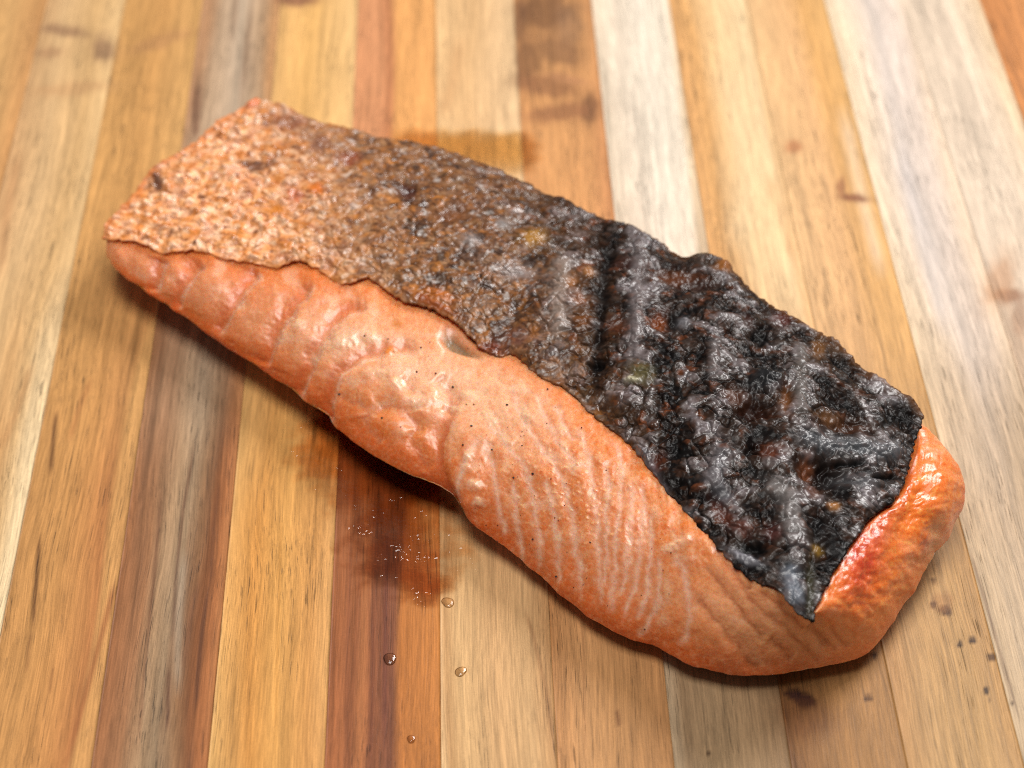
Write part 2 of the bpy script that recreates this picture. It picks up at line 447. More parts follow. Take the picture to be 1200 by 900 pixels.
Y_NEAR, Y_FAR = -0.165, 0.245
board = empty('cutting_board', (XD, 0.04, -0.022), 'edge glued hardwood cutting board of striped tan, golden and dark brown staves', 'cutting board')
KMIN, KMAX = -9, 13
for k in range(KMIN, KMAX + 1):
    near, far = STAVES.get(k, STAVES[SPARE[k % 5]])
    x0 = XD + (k - 1) * STAVE; g = 0.000005
    seen = -6 <= k <= 9
    nx = 52 if seen else 12; ny = 480 if seen else 60
    xs = np.linspace(0, 1, nx); ys = np.linspace(Y_NEAR, Y_FAR, ny)
    X, Y = np.meshgrid(xs, ys, indexing='ij'); X = X.ravel(); Y = Y.ravel()
    P = np.stack([x0 + g + X * (STAVE - 2 * g), Y, np.zeros_like(X)], 1)
    px, py = topx(P)
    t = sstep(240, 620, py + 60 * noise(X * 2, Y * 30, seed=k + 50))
    # figure bends a little along the stave
    u = np.clip(X + 0.15 * noise(X * 1.2 + k * 7, Y * 11, seed=k + 5) + 0.03 * noise(X * 5, Y * 30 + k, seed=k + 9), 0, 1)
    cols = []
    dark = 1.0 if k < 3 else 0.84  # light falloff at the near right, put into the stave colours
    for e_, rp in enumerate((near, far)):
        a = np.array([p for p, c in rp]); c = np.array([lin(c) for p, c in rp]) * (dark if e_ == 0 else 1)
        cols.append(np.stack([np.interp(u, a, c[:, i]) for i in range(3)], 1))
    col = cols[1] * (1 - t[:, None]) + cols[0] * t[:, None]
    gr = fbm(u * 8 + k * 3, Y * 12, seed=k + 80, octv=4, gain=.7) * 0.26 + noise(u * 26 + k, Y * 22, seed=k + 120) * 0.10
    ln = noise(u * 15 + k * 5, Y * 6, seed=k + 140); gr = gr - .22 * np.exp(-(ln / .07) ** 2) * sstep(-.2, .4, noise(u * 3, Y * 14, seed=k + 150))
    col = col * (1 + gr)[:, None]
    if seen:
        if k == -2:
            gg = sstep(0.05, 0.5, fbm(X * 6, Y * 12, seed=3, octv=3)); col = mixc(col, lin((112, 78, 56)), 0.5 * gg)
        for pts, wd, c, s in CRACKS:
            d, sd, ps = polydist(px, py, pts, 40)
            fade = np.clip(np.minimum(ps, 1 - ps) * 6, 0.0, 1)
            col = mixc(col, lin(c), s * fade * np.exp(-(d / wd) ** 2))
        wx = px + 5 * noise(px / 14, py / 14, seed=201); wy = py + 5 * noise(px / 14, py / 14, seed=202)
        wob = 0.45 if True else 0
        for cx, cy, rx, ry, ro, c, s in KNOTS:
            if abs(cx - px.mean()) > 260: continue
            kx = px + (wx - px) * min(1, rx / 14); ky = py + (wy - py) * min(1, ry / 14)
            col = mixc(col, lin(c), s * (np.clip(2.6 * blob(kx, ky, cx, cy, rx, ry, ro) - .5, 0, 1) if max(rx, ry) < 18 and cy > 600 else np.clip(1.7 * blob(kx, ky, cx, cy, rx, ry, ro), 0, 1)))
    col = np.clip(col * 0.77, 0.01, 0.95)
    # pits of the knots are real hollows
    dz = np.zeros(len(P))
    if seen:
        for cx, cy, rx, ry, ro, c, s in KNOTS:
            if s > .79 and py.max() > cy and rx < 16 and cy > 600:
                dz -= 0.0 * np.clip(1.3 * blob(px, py, cx, cy, rx * .8, ry * .8, ro) - .3, 0, 1)
    P[:, 2] += dz + 0.00002 * ((k * 7) % 3 - 1)
    F = grid_faces(nx, ny)
    # bevel and side walls all round
    loop = np.concatenate([np.arange(ny)[::-1], np.arange(1, nx) * ny, (nx - 1) * ny + np.arange(1, ny), np.arange(nx - 2, 0, -1) * ny + ny - 1])
    L = P[loop]; lc = col[loop]
    cxy = np.array([x0 + STAVE / 2, (Y_NEAR + Y_FAR) / 2])
    nV = len(P); n = len(loop)
    rows = [loop]
    V = [P]; C = [col]
    for dzz, out in ((-0.00003, 0.000003), (-0.022, 0.000003)):
        Q = L.copy(); Q[:, 2] += dzz
        Q[:, :2] += np.sign(np.round((Q[:, :2] - cxy) / np.array([STAVE / 2, (Y_FAR - Y_NEAR) / 2]) * 1.02 - 0, 2).astype(int)) * out
        V.append(Q); C.append(lc); rows.append(np.arange(nV, nV + n)); nV += n
    Fs = [F]
    for a, b in zip(rows[:-1], rows[1:]):
        Fs.append(np.stack([a, np.roll(a, -1), np.roll(b, -1), b], 1))
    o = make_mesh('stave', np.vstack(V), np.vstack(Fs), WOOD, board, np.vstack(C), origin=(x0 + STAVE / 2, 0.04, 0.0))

# ------------------------------------------------------------------ salmon fillet
FRONT = [(120,279,13.5),(138,281,14.5),(157,281,15.5),(175,289,15.5),(190,296,15.5),(210,294,16.5),(227,293,17),(247,297,17.5),(267,304,18),(295,307,18.6),(320,313,19),(334,310,19.8),(347,305,20.5),(362,309,21),(377,317,21),(397,332,21),(413,330,21.8),(430,324,22.5),(450,338,22.5),(472,351,22.5),(492,356,22.8),(513,364,23),(530,374,22.8),(547,389,22.3),(563,406,21.6),(576,415,21.3),(588,418,21.3),(600,414,22),(615,425,22.5),(633,441,22.8),(660,454,23.2),(687,478,23.4),(710,498,23.7),(732,515,24),(753,538,24),(777,568,24),(800,595,24),(823,621,24),(848,648,24),(873,674,24.2),(890,682,24.5),(910,691,24.5),(930,714,24),(943,723,23.5),(952,728,23)]
RIGHT = [(952,728,23),(963,700,23),(977,672,23),(990,650,23),(1004,630,23),(1017,613,22.5),(1032,600,22),(1047,590,21.5),(1057,575,21),(1063,557,20.5),(1069,532,20),(1076,507,19.5),(1084,486,19)]
BACK = [(307,117,15),(327,122,16),(347,130,17),(362,138,17.6),(377,143,18.2),(400,148,19),(420,153,19.5),(445,163,20),(467,166,20.3),(490,168,20.6),(513,172,21),(543,183,21.3),(577,197,21.6),(617,213,22),(647,231,22),(667,238,22),(687,249,22),(720,259,22.2),(753,272,22.5),(777,286,22.5),(800,299,22.5),(823,297,23),(838,301,23),(853,307,23),(862,319,22.8),(880,340,22.5),(903,356,22.5),(930,370,22.5),(950,384,22.3),(966,391,22.2),(983,398,22),(1003,422,21.5),(1025,440,21),(1047,453,20.5),(1070,467,20),(1084,486,19)]
LEFT = [(120,279,13.5),(124,264,13.5),(131,252,14),(147,238,14),(160,222,14),(172,204,14.5),(184,192,14.5),(206,180,14.5),(227,167,14.5),(243,152,15),(257,141,15),(273,132,15),(288,123,15),(298,116,15),(307,117,15)]

NU, NVS = 780, 340
fr = resample(pxz(FRONT), NU); bk = resample(pxz(BACK), NU)
rt = resample(pxz(RIGHT), NVS); lf = resample(pxz(LEFT), NVS)
aa = np.linspace(0, 1, NU)[:, None, None]; bb = np.linspace(0, 1, NVS)[None, :, None]
S = ((1 - bb) * fr[:, None] + bb * bk[:, None] + (1 - aa) * lf[None] + aa * rt[None]
     - ((1 - aa) * (1 - bb) * fr[0] + aa * (1 - bb) * fr[-1] + (1 - aa) * bb * bk[0] + aa * bb * bk[-1]))
a2, b2 = aa[..., 0], bb[..., 0]
crest = 0.0042 * np.sin(np.pi * np.clip(b2, 0, 1)) ** 0.85 * sstep(0, .12, a2) ** 0.7 * (1 - 0.85 * sstep(.86, 1.0, a2)) * (0.55 + 0.45 * sstep(.1, .45, a2))
S[..., 2] += crest

origin = S.reshape(-1, 3).mean(0); origin[2] = 0.0
fillet = empty('salmon_fillet', tuple(origin), 'cooked salmon fillet with crisp charred skin, lying on the striped wooden board', 'salmon fillet')

# frame along the fillet, for the texture coordinates (mm)
eL = (fr[-1] + bk[-1] - fr[0] - bk[0])[:2]; eL /= np.linalg.norm(eL)
eW = np.array([-eL[1], eL[0]])
def LW(P): return (P[:, :2] - origin[:2]) @ eL * 1000, (P[:, :2] - origin[:2]) @ eW * 1000

# ---- skin
du = np.gradient(S, axis=0); dv = np.gradient(S, axis=1)
N = np.cross(du, dv); N /= np.linalg.norm(N, axis=-1, keepdims=True)
SP = S.reshape(-1, 3); SN = N.reshape(-1, 3)
px, py = topx(SP); l, w = LW(SP)
A = np.broadcast_to(a2, (NU, NVS)).ravel(); B = np.broadcast_to(b2, (NU, NVS)).ravel()

# how charred: grows from the pale end to the black end
warp = 24 * fbm(l / 14, w / 10, seed=11, octv=4)
prog = (px - 0.25 * (py - 300)) + warp * 1.6
charm = sstep(480, 740, prog)
midm = sstep(290, 500, prog)
v1 = fbm(l / 2.2, w / 1.8, seed=31, octv=3); v2 = fbm(l / 6, w / 5, seed=32, octv=3); v3 = fbm(l / 1.2, w / 1.2, seed=33, octv=2); v4 = fbm(l / .7, w / .7, seed=34, octv=2)
wl = l + .9 * noise(l / 3, w / 3, seed=3); ww = w + .9 * noise(l / 3, w / 3, seed=4)
a1, a2_, ar = worley(wl / 1.6, ww / 1.35, seed=5)            # grains
b1_, b2_, br = worley(wl / 3.4, ww / 2.7, seed=9)            # plates of crust
crev = 1 - sstep(0.0, .20, b2_ - b1_)
crevs = 1 - sstep(0.0, .22, a2_ - a1)
grate = np.cos(2 * np.pi * (px + .05 * (py - 400) + 9 * noise(px / 40, py / 40, seed=15) - 655) / 95.0)
calm = sstep(-.25, .35, fbm(l / 7, w / 6, seed=17, octv=2))     # smooth plates among crumbly ones
h = 0.9 * fbm(l / 16, w / 12, seed=21, octv=2)
h += (0.30 + 0.45 * charm) * fbm(l / 5.0, w / 6.0, seed=22, octv=3)
h += charm * (0.38 * grate + 0.6 * (br - .5) * sstep(0, .45, b2_ - b1_) - (.10 + .22 * (1 - calm)) * crev - .13 * (1 - calm) * crevs)
h += (1 - charm) * ((.10 + .10 * midm + .22 * (1 - calm)) * (0.55 - a1) * (0.3 + ar) - .22 * crev + .35 * (br - .5) * sstep(0, .4, b2_ - b1_) + .3 * fbm(l / 3, w / 2.4, seed=38, octv=2))
h += (0.07 + 0.06 * (1 - calm)) * v4 + (.06 + .09 * (1 - calm)) * v3
h += charm * .45 * fbm(l / 5.0 + .3 * v1, w / 6.0, seed=35, octv=3)
rd = ridged(l / 2.4 + .5 * v2, w / 3.0, seed=23, octv=2); h += charm * .28 * (rd - .6)

ar2 = worley(wl / 1.1 + 3, ww / 1.0, seed=6)[2]
tint = np.tile(lin((232, 168, 112)), (len(SP), 1))
for lo, hi, c in ((0, .2, (240, 206, 184)), (.2, .36, (208, 134, 78)), (.36, .5, (212, 118, 36)), (.5, .6, (166, 90, 42)), (.6, .7, (232, 182, 130)), (.7, .78, (196, 148, 132)), (.78, .83, (246, 224, 206))):
    tint = mixc(tint, lin(c), .32 * ((ar > lo) & (ar <= hi)))
tint = mixc(tint, lin((214, 140, 84)), .25 + 0 * l); tint = mixc(tint, lin((150, 84, 46)), .55 * crev)
c1_, c2_, cr_ = worley(wl / 2.3 + 11, ww / 1.9, seed=44)
core = 1 - sstep(.12, .5, c1_)
v8 = fbm(l / 4.2, w / 3.0, seed=45, octv=3)
tint = mixc(tint, lin((246, 216, 190)), .6 * core * (cr_ < .3)); tint = mixc(tint, lin((150, 82, 40)), .6 * core * (cr_ > .86)); tint = mixc(tint, lin((206, 116, 36)), .65 * core * ((cr_ > .66) & (cr_ <= .86)))  # palest cores are bright highlights painted into the skin, others its own browns
tint = mixc(tint, lin((204, 122, 48)), .75 * sstep(.05, .4, v8)); tint = mixc(tint, lin((236, 192, 160)), .6 * sstep(.1, .45, -v8))
h += (1 - midm) * (.75 * core * (cr_ < .38) + .6 * v8)
tint = mixc(tint, lin((240, 200, 162)), .7 * sstep(0.1, .5, v1)); tint = mixc(tint, lin((176, 100, 52)), .7 * sstep(0.15, .5, -v1 + .3 * v3)); tint = mixc(tint, lin((204, 140, 108)), .5 * sstep(.1, .45, -v2)); v9 = fbm(l / 3.6, w / 2.6, seed=46, octv=3); tint = mixc(tint, lin((120, 62, 30)), .8 * sstep(.32, .5, v9))
mid = np.tile(lin((142, 90, 48)), (len(SP), 1))
for lo, hi, c in ((0, .22, (104, 62, 34)), (.22, .34, (170, 132, 96)), (.34, .48, (128, 74, 32)), (.48, .60, (64, 36, 22)), (.60, .70, (150, 108, 70)), (.70, .80, (178, 106, 36)), (.80, .86, (84, 56, 42)), (.86, .89, (206, 186, 166))):
    mid = mixc(mid, lin(c), .6 * ((ar2 > lo) & (ar2 <= hi)))
mid = mixc(mid, lin((118, 76, 42)), .35 + 0 * l); mid = mixc(mid, lin((150, 116, 90)), .4 * sstep(.05, .4, v2 + .3 * v1)); mid = mixc(mid, lin((70, 42, 28)), .75 * sstep(.1, .42, -v1)); mid = mixc(mid, lin((48, 30, 24)), .5 * crevs); mid = mixc(mid, lin((46, 27, 18)), .8 * sstep(.05, .4, -v2 + .25 * v3)); v6 = fbm(l / 3.4, w / 2.8, seed=39, octv=3); mid = mixc(mid, lin((186, 116, 44)), .6 * sstep(.15, .5, v6)); mid = mixc(mid, lin((176, 166, 160)), .8 * sstep(.3, .5, -v6 + .3 * v4))  # the last silver patches are glints painted over the brown
tint = tint + (mid - tint) * midm[:, None]
v7 = fbm(l / 5.0 + .3 * v1, w / 6.0, seed=35, octv=3)
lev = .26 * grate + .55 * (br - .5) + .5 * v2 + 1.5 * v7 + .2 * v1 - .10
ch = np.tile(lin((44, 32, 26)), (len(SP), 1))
ch = mixc(ch, lin((96, 86, 86)), .85 * sstep(-.05, .5, lev))  # grey on the raised char: sheen put into the colour
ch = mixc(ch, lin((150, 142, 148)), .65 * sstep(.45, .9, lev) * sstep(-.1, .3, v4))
ch = mixc(ch, lin((10, 8, 8)), .95 * sstep(.15, .6, -lev))
v5 = fbm(l / 3.2, w / 2.6, seed=37, octv=2)
ch = mixc(ch, lin((96, 48, 20)), (.9 - .55 * sstep(760, 900, px)) * sstep(.1, .4, v5 + .2 * v3) * np.exp(-((lev + .05) / .35) ** 2))
ch = mixc(ch, lin((52, 31, 20)), (.7 - .4 * sstep(760, 900, px)) * sstep(.1, .35, -v1))
ch = mixc(ch, lin((8, 6, 6)), .9 * crev * (1 - .6 * calm)); ch = mixc(ch, lin((16, 12, 11)), .7 * crevs * (1 - calm))
gloss = 1 - charm * (1 - np.clip(.18 + .82 * sstep(-.35, .5, lev) - .5 * crev * (1 - calm), .08, 1))
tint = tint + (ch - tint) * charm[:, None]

def dent(cx, cy, rx, ry, rot, dh, c=None, s=0.0):
    global h, tint, gloss
    jx = px + 0.35 * min(rx, 14) * noise(px / 7, py / 7, seed=int(cx)); jy = py + 0.35 * min(ry, 14) * noise(px / 7, py / 7, seed=int(cy) + 1)
    b = blob(jx, jy, cx, cy, rx, ry, rot)
    h += dh * 1.35 * b
    if c is not None and charm[np.argmax(b)] > .4:
        gloss = gloss + ((.12 if sum(c) < 60 else .5 if sum(c) < 260 else 1.0) - gloss) * s * np.clip(1.4 * b, 0, 1)
    if c is not None:
        tint = mixc(tint, lin(c), s * np.clip(1.4 * b, 0, 1))

BLK = (10, 9, 9); AMB = (96, 54, 20); RED = (50, 24, 16); RST = (80, 42, 20)
for q in [(183, 211, 6, 12, -10, -.5, (74, 34, 20), .9), (297, 194, 14, 6, 10, -.5, (78, 40, 28), .85), (318, 190, 10, 7, 0, -.3, (96, 56, 40), .7),
          (335, 142, 22, 9, 10, -.3, (122, 72, 52), .75), (374, 168, 14, 10, 20, -.2, (110, 72, 58), .7), (410, 186, 12, 7, 0, -.3, (120, 50, 26), .75),
          (478, 222, 10, 11, 0, -.9, (66, 30, 18), .95), (372, 222, 8, 6, 20, -.2, (196, 100, 20), .85), (322, 245, 14, 6, -5, -.1, (196, 116, 36), .8), (345, 228, 8, 8, 0, -.1, (176, 84, 52), .7),
          (296, 121, 7, 5, -20, .4, (190, 82, 24), .9), (530, 250, 20, 8, -15, -.4, (96, 54, 26), .75), (548, 296, 18, 9, 10, -.4, (58, 40, 34), .8),
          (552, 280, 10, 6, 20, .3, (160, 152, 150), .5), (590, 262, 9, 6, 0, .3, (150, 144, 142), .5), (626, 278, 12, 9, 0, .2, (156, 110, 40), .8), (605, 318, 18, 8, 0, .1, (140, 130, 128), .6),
          (515, 346, 18, 6, 20, .4, (176, 98, 38), .8), (508, 356, 26, 5, 25, .2, (140, 68, 24), .85), (575, 408, 16, 8, 10, -.3, (104, 44, 24), .9), (607, 396, 16, 10, 0, -.1, (96, 54, 44), .6),
          (682, 375, 9, 9, 0, .3, AMB, .9), (722, 380, 12, 8, 15, -.2, (76, 38, 18), .7), (728, 308, 14, 7, 0, -.3, RED, .7), (712, 296, 10, 6, 0, -.8, BLK, .9),
          (795, 322, 22, 8, 4, -.7, RST, .9), (812, 330, 26, 7, 0, -1.0, (40, 18, 10), .85), (850, 312, 10, 6, 0, .5, (150, 92, 40), .7), (826, 303, 10, 6, 0, .7, (60, 48, 40), .5),
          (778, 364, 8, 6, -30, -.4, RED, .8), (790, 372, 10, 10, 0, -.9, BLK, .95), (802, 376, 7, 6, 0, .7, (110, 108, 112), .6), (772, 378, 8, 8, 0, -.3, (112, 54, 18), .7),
          (876, 375, 9, 5, 40, -.5, RED, .85), (893, 392, 14, 9, 30, -1.2, BLK, .95), (918, 372, 10, 7, 20, -.4, (70, 26, 18), .8),
          (900, 444, 22, 13, -8, 1.5, (20, 20, 22), .97), (884, 478, 28, 11, 10, -1.4, (34, 16, 8), .9), (922, 470, 7, 12, 0, -.8, (96, 56, 24), .8), (860, 462, 12, 8, 0, -.7, (70, 36, 16), .8),
          (966, 553, 26, 15, 15, -2.0, (16, 9, 7), .97), (946, 548, 8, 12, 0, -.5, (96, 52, 28), .7), (952, 576, 9, 8, 0, -.3, (84, 46, 26), .7), (978, 591, 6, 4, 10, .4, (190, 130, 74), .9),
          (902, 527, 16, 7, 15, -.9, (84, 38, 16), .75), (880, 524, 14, 8, 0, -.8, BLK, .8), (990, 497, 30, 7, 8, -.7, (56, 30, 16), .8), (970, 488, 14, 6, 10, -.2, (96, 62, 32), .6), (960, 405, 8, 12, 0, -.3, (104, 66, 28), .7),
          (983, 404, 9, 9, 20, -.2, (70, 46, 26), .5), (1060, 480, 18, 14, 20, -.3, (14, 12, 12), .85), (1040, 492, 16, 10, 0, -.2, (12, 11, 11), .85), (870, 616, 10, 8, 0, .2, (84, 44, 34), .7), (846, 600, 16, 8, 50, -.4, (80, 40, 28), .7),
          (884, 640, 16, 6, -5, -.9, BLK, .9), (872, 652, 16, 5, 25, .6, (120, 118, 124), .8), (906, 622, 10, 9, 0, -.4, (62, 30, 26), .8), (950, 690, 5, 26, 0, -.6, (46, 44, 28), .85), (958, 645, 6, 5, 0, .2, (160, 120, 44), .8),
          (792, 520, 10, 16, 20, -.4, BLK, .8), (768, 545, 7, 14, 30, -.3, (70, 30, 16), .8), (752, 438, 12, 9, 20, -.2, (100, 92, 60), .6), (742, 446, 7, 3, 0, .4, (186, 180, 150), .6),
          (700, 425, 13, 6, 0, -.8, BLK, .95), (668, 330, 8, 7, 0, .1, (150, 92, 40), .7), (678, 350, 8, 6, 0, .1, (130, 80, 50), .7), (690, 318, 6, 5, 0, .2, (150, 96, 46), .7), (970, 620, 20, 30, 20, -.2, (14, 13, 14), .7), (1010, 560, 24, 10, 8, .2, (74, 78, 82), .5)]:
    dent(*q)

def strokeline(pts, wd, dh, c, s, taper=True):
    global h, tint, gloss
    d, sd, ps = polydist(px + 2.5 * noise(px / 9, py / 9, seed=77), py, pts, 50)
    fade = np.clip(np.minimum(ps, 1 - ps) * 7 + .15, 0, 1) if taper else 1.0
    g = np.exp(-(d / wd) ** 2) * fade
    h += dh * g
    tint = mixc(tint, lin(c), s * np.clip(1.25 * g, 0, 1))
    gloss = gloss + ((.12 if sum(c) < 60 else 1.0) - gloss) * s * np.clip(1.25 * g, 0, 1)
strokeline([(716, 285), (708, 320), (706, 350), (702, 385), (698, 420), (694, 446)], 6.5, -.8, (14, 12, 12), .8)
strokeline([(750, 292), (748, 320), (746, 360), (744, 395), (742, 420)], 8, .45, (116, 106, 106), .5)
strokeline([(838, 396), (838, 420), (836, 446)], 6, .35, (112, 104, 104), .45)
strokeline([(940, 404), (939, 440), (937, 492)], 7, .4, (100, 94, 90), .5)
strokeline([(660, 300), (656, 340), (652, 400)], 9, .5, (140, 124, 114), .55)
strokeline([(978, 540), (998, 541), (1018, 541)], 3, -.9, BLK, .95); strokeline([(1022, 558), (1038, 557), (1054, 556)], 3, -.9, BLK, .95)
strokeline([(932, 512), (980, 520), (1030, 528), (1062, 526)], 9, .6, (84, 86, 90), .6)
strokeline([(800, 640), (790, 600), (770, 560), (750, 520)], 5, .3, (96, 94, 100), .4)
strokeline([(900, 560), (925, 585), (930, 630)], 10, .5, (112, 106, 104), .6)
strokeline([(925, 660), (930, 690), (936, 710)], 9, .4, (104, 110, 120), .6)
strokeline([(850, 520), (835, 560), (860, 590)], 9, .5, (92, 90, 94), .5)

# orange rim where the skin edge fried in its own fat
edge_f = B * 60.0                                    # rough mm from the front edge
rim = np.exp(-(edge_f / 1.0) ** 2) * (1 - .8 * midm) * (1 - charm) * (.6 + .8 * v1)
tint = mixc(tint, lin((208, 122, 48)), .85 * np.clip(rim, 0, 1))
rimb = np.exp(-(((1 - B) * 60) / 1.2) ** 2); tint = mixc(tint, lin((110, 70, 38)), .5 * rimb * midm)
tint = mixc(tint, lin((200, 110, 50)), .6 * np.exp(-((A * 170) / 2.0) ** 2))

edge = np.minimum(np.minimum(B * 60, (1 - B) * 60), np.minimum(A * 170, (1 - A) * 150))
hold = sstep(0, 1.6, edge)
disp = h * (0.35 + 0.65 * hold)
disp += 0.3 * (1 - hold) * fbm(l / 2.0, w / 2.0, seed=41, octv=3)
# ragged outline: edge points wander in the plane of the sheet
rag = np.exp(-edge / 1.0)
TP = SP + SN * (disp * 0.001)[:, None]
TP[:, 0] += rag * 0.00045 * fbm(l / 1.6, w / 1.6, seed=42, octv=3) * 1.5
TP[:, 1] += rag * 0.00045 * fbm(l / 1.6, w / 1.6, seed=43, octv=3) * 1.5
tint = np.clip(tint, 0.003, 0.9)

V = [TP]; C = [tint]; CH = [gloss]
loop = np.concatenate([np.arange(NU) * NVS, (NU - 1) * NVS + np.arange(1, NVS), np.arange(NU - 2, -1, -1) * NVS + NVS - 1, np.arange(NVS - 2, 0, -1)])
Fs = [grid_faces(NU, NVS)]
Lp = TP[loop]; cen = origin.copy()
inw = np.zeros_like(Lp); tng = np.roll(Lp, -1, 0) - np.roll(Lp, 1, 0); inw[:, 0] = -tng[:, 1]; inw[:, 1] = tng[:, 0]
inw /= np.linalg.norm(inw, axis=1, keepdims=True) + 1e-12
for _ in range(12): inw = (np.roll(inw, 1, 0) + inw + np.roll(inw, -1, 0)) / 3
prev = loop; base = len(TP); n = len(loop)
for dz, di in ((-.00018, -.00006), (-.0004, 0.0), (-.0006, .0003), (-.0009, .0008)):
    Q = Lp + inw * di; Q[:, 2] += dz
    V.append(Q); C.append(mixc(tint[loop] * 0.9, lin((206, 108, 34)), .7 * (1 - midm[loop]))); CH.append(gloss[loop])
    cur = np.arange(base, base + n); base += n
    Fs.append(np.stack([prev, cur, np.roll(cur, -1), np.roll(prev, -1)], 1)); prev = cur
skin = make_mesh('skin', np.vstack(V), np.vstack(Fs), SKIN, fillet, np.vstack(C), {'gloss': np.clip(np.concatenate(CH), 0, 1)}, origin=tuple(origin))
skin['label'] = 'crisp browned fish skin, charred black towards the thick end'

# ---- flesh: rings from the board up to the rim under the skin
ST = [(128,277,12,127,303,6.5),(160,284,13.5,152,329,6),(190,294,14,185,351,5.5),(228,293,15.5,218,372,5),(267,302,16.5,250,396,4.5),(320,311,17.5,290,422,4.2),(347,306,18.6,315,439,4.1),(377,316,19.5,340,457,4),(430,325,20.5,385,493,4),(480,352,20.5,430,529,4),(530,374,20.5,485,560,4),(563,408,19.5,522,579,4),(600,414,20.5,547,606,4),(650,448,21.7,600,648,4),(700,488,22.2,650,690,4),(753,533,22.6,710,736,4),(790,580,22.8,765,756,4),(830,625,22.8,815,781,4),(880,676,23,870,791,4),(920,698,22.6,925,789,4),(951,719,21.0,985,777,4),(970,690,21.5,1022,761,4.5),(995,648,21.5,1050,723,5.5),(1020,612,21,1090,662,7),(1050,588,20,1118,615,8.5),(1066,555,19,1130,573,10.5),(1076,508,18,1106,534,13)]
st = np.asarray(ST, float); st[:, 2] += .95; st[:, 5] += 3.6 * sstep(640, 480, st[:, 3])
rimP = at(st[:, 0], st[:, 1], st[:, 2] * .001); outP = at(st[:, 3], st[:, 4], st[:, 5] * .001)
bkc = resample(pxz(BACK), 26)[::-1]; bkc = bkc.copy(); bkc[:, 2] -= .0012
bko = bkc.copy(); bko[:, :2] += eW * .003; bko[:, 2] = np.clip(bkc[:, 2] * .42, .004, 1)
bkc[:, :2] -= eW * .0012
lfc = resample(pxz(LEFT), 9)[::-1][1:-1].copy(); lfc[:, 2] -= .0013
lfo = lfc.copy(); lfo[:, :2] -= eL * .0012; lfo[:, 2] = .0065
lfc[:, :2] += eL * .0010
front_n = len(ST)
RIM = np.vstack([rimP, bkc[1:-1], lfc]); OUT = np.vstack([outP, bko[1:-1], lfo])
isfront = np.concatenate([np.ones(front_n), np.zeros(len(bkc) - 2 + len(lfc))])
def closed_resample(X, n, per):
    Q = np.vstack([X[-3:], X, X[:4]])
    q = resample_param(Q, per)
    return q
def catmull_closed(X, m):
    n = len(X); out = []
    for i in range(n):
        p0, p1, p2, p3 = X[i - 1], X[i], X[(i + 1) % n], X[(i + 2) % n]
        t = np.linspace(0, 1, m, endpoint=False)[:, None]
        out.append(0.5 * (2 * p1 + (p2 - p0) * t + (2 * p0 - 5 * p1 + 4 * p2 - p3) * t ** 2 + (-p0 + 3 * p1 - 3 * p2 + p3) * t ** 3))
    return np.vstack(out)
MS = 26
R_ = catmull_closed(RIM, MS); O_ = catmull_closed(OUT, MS)
fmask = np.clip(catmull_closed(isfront[:, None], MS)[:, 0], 0, 1)
# spread the samples evenly along the outer ring
dd = np.linalg.norm(np.roll(O_, -1, 0) - O_, axis=1) + np.linalg.norm(np.roll(R_, -1, 0) - R_, axis=1) * .5
cum = np.concatenate([[0], np.cumsum(dd)])
NS = 1500
ss = np.linspace(0, cum[-1], NS, endpoint=False)
def even(X): 
    Xc = np.vstack([X, X[:1]]); return np.stack([np.interp(ss, cum, Xc[:, i]) for i in range(X.shape[1])], 1)
R_ = even(R_); O_ = even(O_); fmask = even(fmask[:, None])[:, 0]
NSIDE, NIN, NUN = 190, 16, 12
rows = []
inn = np.zeros_like(O_); tng = np.roll(O_, -1, 0) - np.roll(O_, 1, 0); inn[:, 0] = -tng[:, 1]; inn[:, 1] = tng[:, 0]
inn /= np.linalg.norm(inn, axis=1, keepdims=True) + 1e-12
for _ in range(60): inn = (np.roll(inn, 1, 0) + inn + np.roll(inn, -1, 0)) / 3
_ox, _oy = topx(O_); tuck = 0.0045 + 0.009 * sstep(620, 480, _ox)
for i in range(NUN):                                   # tucked-in underside
    ph = math.pi / 2 * (1 - i / NUN)
    Q = O_.copy(); Q[:, 2] = O_[:, 2] * (1 - math.sin(ph)) if i else 0.0; Q += inn * (tuck[:, None] * math.sin(ph))
    Q[:, 2] = np.maximum(Q[:, 2], 0.0)
    rows.append(Q)
for i in range(NSIDE):
    ph = math.pi / 2 * i / (NSIDE - 1)
    sz = math.sin(ph) ** 1.0; sx = 1 - math.cos(ph) ** 1.15
    Q = O_.copy(); Q[:, :2] += (R_ - O_)[:, :2] * sx; Q[:, 2] += (R_ - O_)[:, 2] * sz
    rows.append(Q)
# spine under the skin
fa = np.linspace(0, 1, NU)
def skin_z(P):
    return None
sp0 = (fr[60] + bk[60]) / 2; sp1 = (fr[-90] + bk[-90]) / 2
tt = np.clip(((R_ - sp0)[:, :2] @ (sp1 - sp0)[:2]) / ((sp1 - sp0)[:2] @ (sp1 - sp0)[:2]), 0, 1)[:, None]
SPN = sp0 * (1 - tt) + sp1 * tt; SPN[:, 2] += .0005
for i in range(1, NIN + 1):
    r = i / NIN
    Q = R_ * (1 - r) + SPN * r
    Q[:, 2] -= .0022 * min(1.0, r * 8) - .0010 * r
    rows.append(Q)
FP = np.stack(rows, 1)                                  # NS x NR
NR = FP.shape[1]
du = np.roll(FP, -1, 0) - np.roll(FP, 1, 0); dv = np.gradient(FP, axis=1)
FN = np.cross(du, dv); FN /= np.linalg.norm(FN, axis=-1, keepdims=True) + 1e-15
FN = FN.reshape(-1, 3); FP = FP.reshape(-1, 3)
J = np.tile(np.arange(NR), NS); FM = np.repeat(fmask, NR)
